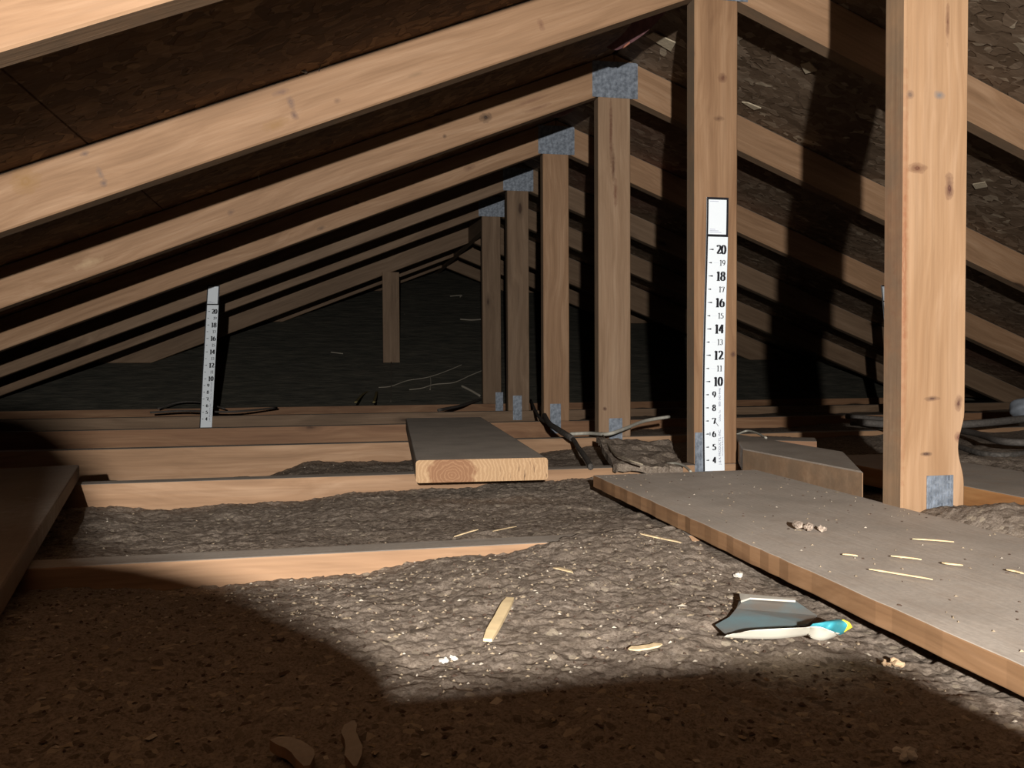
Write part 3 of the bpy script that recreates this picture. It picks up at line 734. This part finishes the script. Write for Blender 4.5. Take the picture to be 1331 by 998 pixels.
rim = flat('orange_paper_edge', (.5, .2, .13), .6)
tag(tube('torn_edge', [atY(810, 62, 1.795), atY(835, 42, 1.74), atY(860, 18, 1.68), atY(880, -3, 1.615)], .0022, rim), 'bright orange torn edge of the hanging mauve strip', 'paper edge')
o = tube('torn_edge', [atY(686, 206, 2.955), atY(693, 200, 2.9)], .002, flat('pink_paper_edge', (.7, .35, .28), .6)); tag(o, 'tiny bright pink paper edge under the ridge at the fourth truss', 'paper edge')
# cocoon on the second top chord
pc = atY(394, 91, y2-.006)
bm = bmesh.new(); rnd = random.Random(4)
for i in range(9):
    mm = Matrix.Translation((rnd.uniform(-.013, .013), rnd.uniform(-.008, .002), rnd.uniform(-.006, .008))) @ Matrix.Rotation(rnd.uniform(0, 3), 4, 'Y') @ Matrix.Diagonal((1.3, .8, .6, 1))
    bmesh.ops.create_icosphere(bm, subdivisions=1, radius=rnd.uniform(.005, .009), matrix=mm)
o = link('spider_cocoon', from_bm(bm, 'spider_cocoon'), flat('cocoon_grey', (.22, .2, .19), .9, noise=.3), Matrix.Translation(pc)); tag(o, 'grey ragged spider cocoon on top of the second left rafter', 'cocoon')
tag(tube('cobweb_thread', [atY(420, 66, y2-.012), atY(417, 82, y2-.012), atY(414.5, 92, y2-.005)], .0009, blk), 'fine dark thread hanging beside the cocoon', 'thread')
tag(tube('cobweb_thread', [atY(335, 226, Y1+2*STEP-.012), atY(337, 234, Y1+2*STEP-.005)], .0012, wht), 'tiny pale thread on the third left rafter', 'thread')
# loose pale flake on the right slope
d_ = ray(858, 53); t_ = (ZT+MS*XC)/(d_.z+MS*d_.x); P0 = d_*t_
def deckpt(u, v, off=.006):
    d = ray(u, v); t = (ZT+MS*XC-off)/(d.z+MS*d.x); return d*t
def sheet(name, pts, thick, mat, parent=None, label=None, cat=None, sm_=False):
    bm = bmesh.new(); v = [bm.verts.new(p) for p in pts]; f = bm.faces.new(v); f.normal_update(); n = f.normal.copy()
    if n.z < 0: n = -n
    r = bmesh.ops.extrude_face_region(bm, geom=[f])
    for e in r['geom']:
        if isinstance(e, bmesh.types.BMVert): e.co += n*thick
    bmesh.ops.recalc_face_normals(bm, faces=bm.faces); bmesh.ops.triangulate(bm, faces=bm.faces)
    o = link(name, from_bm(bm, name), mat, None, parent)
    if label: o['label'] = label
    if cat: o['category'] = cat
    return o
palew = flat('pale_flake_wood', (.50, .42, .30), .8, noise=.15, nscale=120)
for l, lab in (([(839, 47), (849, 43), (878, 56), (872, 67)], 'big pale loose flake on the right sheathing, top centre'),
               ([(1040, 84), (1052, 81), (1062, 92), (1047, 96)], 'pale loose flake on the right sheathing beside the wide shadow'),
               ([(964, 133), (972, 134), (989, 141), (980, 143)], 'narrow pale flake on the right sheathing right of the second post'),
               ([(1264, 240), (1280, 237), (1283, 243), (1268, 246)], 'small pale flake on the right sheathing right of the nearest post')):
    sheet('loose_flake', [deckpt(u, v) for u, v in l], .003, palew, None, lab, 'flake')

# ------------------------------------------------------------------ debris lying on insulation and plank
ZP = ZC+.0015+.019
straw = flat('pale_straw', (.62, .47, .28), .8, noise=.2, nscale=150)
def lie(u, v, lift=.004):
    z = -.2
    for _ in range(6):
        p = atZ(u, v, z)
        z = max(Hs(p.x, p.y), ZP if (XL < p.x < XL+.28 and p.y < 1.27) else -9)+lift
    return atZ(u, v, z)
def sliver(name, a, b, wd, mat, label, cat, thick=.0012, lift=.003):
    pa, pb_ = lie(*a, lift), lie(*b, lift)
    if abs(pa.z-pb_.z) > .006: pb_.z = pa.z = max(pa.z, pb_.z)
    pa.z -= thick*.5; pb_.z -= thick*.5
    o = board(name, pa, pb_, wd, thick, mat, bev=0, wob=wd*(.03 if name == 'wood_splinter' else .14), nseg=6)
    L = (pb_-pa).length; k = .8 if name == 'wood_splinter' else .25
    for v_ in o.data.vertices:
        t = min(v_.co.x, L-v_.co.x)/L
        if t < .01: v_.co.y *= k; v_.co.z *= .7
        v_.co.y += wd*.5*math.sin(v_.co.x/L*3.1+wd*3000)*(0 if name == 'wood_splinter' else 1)
    return tag(o, label, cat)
sliver('wood_splinter', (634, 831), (663, 777), .0085, flat('fresh_splinter', (.80, .62, .36), .7, noise=.12, nscale=60), 'pale straight wooden splinter on the insulation in the centre foreground', 'splinter', .003, .008)
for a, b, w_, lab in (((718, 738), (746, 743), .0045, 'tan wood chip left of the long board, on insulation above the splinter'),
                      ((833, 693), (884, 705), .0035, 'long thin tan shaving against the long board'),
                      ((820, 845), (857, 835), .007, 'curved tan chip on the insulation left of the torn package'),
                      ((640, 690), (672, 684), .0018, 'thin straw on the insulation below the thick plank'),
                      ((590, 697), (622, 688), .0018, 'thin straw just behind the nearest joist'),
                      ((1095, 720), (1115, 722), .0022, 'short pale straw in the middle of the long board'),
                      ((1158, 722), (1198, 727), .002, 'pale straw on the long board in front of the nearest post'),
                      ((1130, 739), (1212, 753), .0016, 'long thin straw on the long board, nearest its left edge'),
                      ((1224, 731), (1252, 734), .003, 'pale chip pair on the long board right of the straws'),
                      ((1308, 740), (1331, 745), .0022, 'pale straw on the long board at the right edge'),
                      ((800, 617), (832, 627), .003, 'dark curved shaving near the far end of the long board')):
    sliver('wood_chip', a, b, w_, straw if 'dark' not in lab else blk, lab, 'chip')
sliver('wood_chip', (1186, 700), (1240, 704), .002, straw, 'thin straw on the long board close to the nearest post foot', 'chip')
sliver('wood_scrap', (383, 1000), (378, 958), .012, wood_red, 'dim orange wood scrap in the shadow, bottom left of centre', 'scrap', .006, .006)
sliver('wood_scrap', (452, 998), (468, 938), .008, wood_red, 'dim narrow stick in the shadow, right of the orange scrap', 'scrap', .005, .006)
def nugget(name, u, v, r, mat, label, cat, seed, sc=(1.4, 1, .7)):
    p = lie(u, v, r*.45); bm = bmesh.new(); rnd = random.Random(seed)
    for i in range(5):
        mm = Matrix.Translation((rnd.uniform(-r, r)*.8*sc[0], rnd.uniform(-r, r)*.5, rnd.uniform(-.1, .3)*r)) @ Matrix.Rotation(rnd.uniform(0, 3), 4, 'Z') @ Matrix.Diagonal((1, rnd.uniform(.5, .9), rnd.uniform(.4, .7), 1))
        bmesh.ops.create_icosphere(bm, subdivisions=2, radius=r*rnd.uniform(.4, .7), matrix=mm)
    for v_ in bm.verts: v_.co += Vector((rnd.uniform(-1, 1), rnd.uniform(-1, 1), rnd.uniform(-1, 1)))*r*.10
    return tag(link(name, from_bm(bm, name), mat, Matrix.Translation(p)), label, cat)
whitep = flat('white_paper_scrap', (.60, .55, .48), .8, noise=.15, nscale=150)
nugget('paper_scrap', 1054, 685, .012, flat('mottled_scrap', (.38, .30, .24), .9, noise=.6, nscale=260), 'crumpled pinkish white scrap on the long board', 'scrap', 1, (1.8, 1, .6))
nugget('paper_scrap', 583, 857, .0045, whitep, 'tiny white crumb on insulation left of the splinter foot', 'crumb', 2)
nugget('paper_scrap', 1161, 863, .006, flat('tan_crumb', (.6, .42, .26), .9), 'tan crumb between the torn package and the shadow', 'crumb', 3)
nugget('paper_scrap', 1180, 981, .006, whitep, 'pale crumb in the shadow at the bottom right', 'crumb', 4)
nugget('paper_scrap', 962, 748, .005, whitep, 'small whitish crumb beside the board edge above the torn package', 'crumb', 5)
# dark clods along the plank edge
# scattered fine crumbs: nobody could count them
rnd = random.Random(11); V = []; Fc = []; MI = []
for i in range(3300):
    onp = i % 16 == 0
    if onp: x = rnd.uniform(XL+.006, XL+.275); y = rnd.uniform(.35, 1.27); z = ZP
    elif i % 5 == 1: x = rnd.uniform(-.6, 1.2); y = rnd.uniform(.93, 2.1); z = Hs(x, y)
    else: x = rnd.uniform(-.3, .40); y = rnd.uniform(.36, .9); z = Hs(x, y)
    if not onp and XL-.01 < x < XL+.29 and y < 1.285: continue
    L_ = rnd.uniform(.0007, .0024)*(1 if rnd.random() < .95 else 2.0)*(.8 if onp else 1); W_ = L_*rnd.uniform(.25, .9); a = rnd.uniform(0, 6.28); ti = rnd.uniform(-.4, .4)
    ca, sa = math.cos(a), math.sin(a); b = len(V); h_ = rnd.uniform(.0000, .0006)
    for px, py, pz in ((-L_, -W_, 0), (L_, -W_*.6, 0), (L_*.8, W_, 0), (-L_*.7, W_*.8, 0), (0, 0, h_+.0008)):
        V.append((x+ca*px-sa*py, y+sa*px+ca*py, z+(.0002 if onp else .0004)+pz+px*ti*(0 if onp else .5)))
    Fc += [(b, b+1, b+4), (b+1, b+2, b+4), (b+2, b+3, b+4), (b+3, b, b+4)]
    MI += [rnd.choice((0, 0, 0, 0, 1, 2, 2, 2))]*4
me = pymesh('crumbs', V, Fc); o = link('fine_debris', me, [flat('crumb_tan', (.32, .25, .17), .9), flat('crumb_white', (.46, .40, .32), .9), flat('crumb_dark', (.08, .05, .035), .9)])
me.polygons.foreach_set('material_index', MI)
tag(o, 'tiny pale and dark crumbs scattered over insulation and long board', 'debris', kind='stuff')

# torn package
N = NT('package_blue_grey'); ge = N.n('ShaderNodeNewGeometry'); f = N.noise(ge.outputs['Position'], 22, 3)
N.l(N.ramp(f, [(.38, (.20, .175, .15)), (.55, (.17, .22, .23)), (.75, (.16, .27, .30))]), N.b.inputs['Base Color']); N.b.inputs['Roughness'].default_value = .5; blueg = N.m
creamm = flat('package_cream', (.80, .76, .64), .5, noise=.05, nscale=60); teal = flat('package_teal', (.04, .25, .30), .45, noise=.1, nscale=80); yello = flat('package_yellow', (.75, .62, .05), .5)
root = empty('torn_package', atZ(1010, 815, -.205), 'torn blue grey package scrap with a curled cream edge under the long board', 'package')
zb = -.204
sheet('package_sheet', [atZ(u, v, z) for u, v, z in ((962, 779, zb), (970, 777.5, zb+.002), (1034, 782, zb), (1062, 801, zb-.003), (1050, 812, zb), (1000, 818, zb), (945, 826, zb), (930, 813, zb), (948, 803, zb), (957, 792, zb))], .0008, blueg, root, 'dusty blue grey sheet')
sheet('sheet_rim', [atZ(u, v, z) for u, v, z in ((961, 773, zb+.002), (969, 774, zb+.003), (1034, 780, zb+.002), (1034, 782.5, zb+.002), (975, 779, zb+.003), (963, 783, zb+.002))], .0015, flat('dirty_rim', (.45, .42, .36), .6), root, 'pale upper rim')
def curl(name, lower, upper, mat, label):
    """rolled lip: from the lower edge on the ground up and back to the upper edge"""
    bm = bmesh.new(); rows = []
    for (a, b) in zip(catmull([atZ(u, v, z) for u, v, z in lower], 5), catmull([atZ(u, v, z) for u, v, z in upper], 5)):
        row = []
        for k in range(7):
            t = k/6; p = a.lerp(b, t); p = p + Vector((0, -.004, .003))*math.sin(math.pi*t)*min(1, (b-a).length/.006); row.append(bm.verts.new(p))
        rows.append(row)
    for i in range(len(rows)-1):
        for k in range(6): bm.faces.new((rows[i][k], rows[i+1][k], rows[i+1][k+1], rows[i][k+1]))
    bm.normal_update()
    r = bmesh.ops.extrude_face_region(bm, geom=list(bm.faces))
    for e in r['geom']:
        if isinstance(e, bmesh.types.BMVert): e.co += Vector((0, .0012, -.0004))
    bmesh.ops.recalc_face_normals(bm, faces=bm.faces)
    o = link(name, from_bm(bm, name), mat, None, root, smooth=True); o['label'] = label
za = -.201
curl('curled_edge', [(941, 828, za), (975, 830, za), (1010, 830, za), (1045, 826, za), (1056, 823, za)], [(946, 826.5, za+.002), (975, 819.5, za+.010), (1010, 817, za+.012), (1045, 815.5, za+.012), (1058, 815, za+.010)], creamm, 'curled cream lip')
curl('curled_flap', [(1048, 825, za), (1060, 831, za-.001), (1072, 832, za-.001), (1087, 827, za)], [(1048, 815, za+.012), (1062, 814, za+.013), (1076, 818, za+.012), (1089, 825, za+.004)], creamm, 'cream flap')
curl('teal_band', [(1052, 815, za+.011), (1066, 815, za+.012), (1078, 818, za+.012), (1090, 825, za+.003), (1098, 822.5, za+.003)], [(1056, 811, za+.014), (1070, 808, za+.015), (1082, 805.5, za+.015), (1092, 805, za+.014), (1099, 808, za+.012)], teal, 'teal printed band')
curl('yellow_corner', [(1093, 806, za+.013), (1096, 814, za+.009), (1097, 822, za+.004)], [(1096, 807, za+.012), (1104, 812, za+.009), (1108, 816, za+.006)], yello, 'yellow printed corner')

# ------------------------------------------------------------------ the photographer: out of frame behind the lens, throws the foreground shadow
cloth = flat('dark_coverall', (.05, .045, .05), .9, noise=.2, nscale=40)
V = []; E_ = []; R = []
def node(p, r, par=None):
    V.append(p); R.append(r); i = len(V)-1
    if par is not None: E_.append((par, i))
    return i
hip = node((-.08, -1.40, .10), (.15, .13)); wa = node((-.08, -1.22, .09), (.14, .11), hip); ch = node((-.08, -1.0, .08), (.16, .12), wa)
nk = node((-.084, -.88, .09), (.055, .055), ch); h1 = node((-.084, -.80, .13), (.075, .085), nk); h2 = node((-.084, -.71, .14), (.07, .08), h1)
hands = {}
for s, elb, wr in ((-1, (-.36, -.42, -.03), (-.240, -.10, .069)), (1, (.30, -.48, -.06), (.225, -.10, -.108))):
    sh = node((-.08+s*.19, -.93, .07), (.07, .07), ch); el = node(elb, (.05, .05), sh)
    wq = node(wr, (.096, .094) if s < 0 else (.034, .034), el)
    hands[s] = wq
hm = node((-.182, -.070, -.010), (.046, .050), hands[-1]); hl = node((-.146, -.045, -.022), (.054, .062), hm); hl2 = node((-.092, -.040, -.031), (.054, .060), hl)
hr = node((.190, -.050, -.100), (.044, .046), hands[1])
for s in (-1, 1):
    kn = node((-.08+s*.13, -1.36, -.13), (.065, .065), hip); ft = node((-.08+s*.13, -1.78, -.15), (.045, .045), kn); node((-.08+s*.13, -1.90, -.15), (.035, .035), ft)
# fingers: five on each hand, closed on the phone
for k in range(4):
    f = node((-.052, -.038, -.016-.020*k), (.014, .014), hl2); node((-.028, -.031, -.032-.018*k), (.0105, .0105), f)
f = node((-.060, -.060, -.055), (.013, .013), hl2); node((-.030, -.062, -.060), (.011, .011), f)
f = node((.152, -.024, -.055), (.019, .019), hr); node((.127, -.022, -.033), (.018, .018), f)
for k in range(3):
    f = node((.172-.004*k, -.030, -.078-.017*k), (.0135, .0135), hr); node((.146-.002*k, -.022, -.076-.017*k), (.0125, .0125), f)
f = node((.172, -.062, -.095), (.012, .012), hr); node((.142, -.060, -.085), (.010, .010), f)
me = bpy.data.meshes.new('person'); me.from_pydata(V, E_, []); me.update()
per = link('person', me, cloth, smooth=True)
per.modifiers.new('skin', 'SKIN'); sv = me.skin_vertices[0].data
for i, r in enumerate(R): sv[i].radius = r
sv[0].use_root = True
ss = per.modifiers.new('sub', 'SUBSURF'); ss.levels = ss.render_levels = 2
tag(per, 'person in a dark coverall crawling behind the camera, holding a phone', 'person')
phone_m = flat('phone_black', (.02, .02, .022), .35)
ph = board('phone', (-.034, -.020, -.118), (.144, -.020, -.118), .009, .0885, phone_m, bev=.002); tag(ph, 'black phone held sideways by the person behind the camera', 'phone')
hb = tube('headlamp', [(LAMP.x, -.628, LAMP.z+.012), (LAMP.x, -.606, LAMP.z+.004)], .024, flat('lamp_housing', (.05, .05, .05), .5), seg=20); tag(hb, 'round black headlamp on the forehead of the person', 'headlamp')
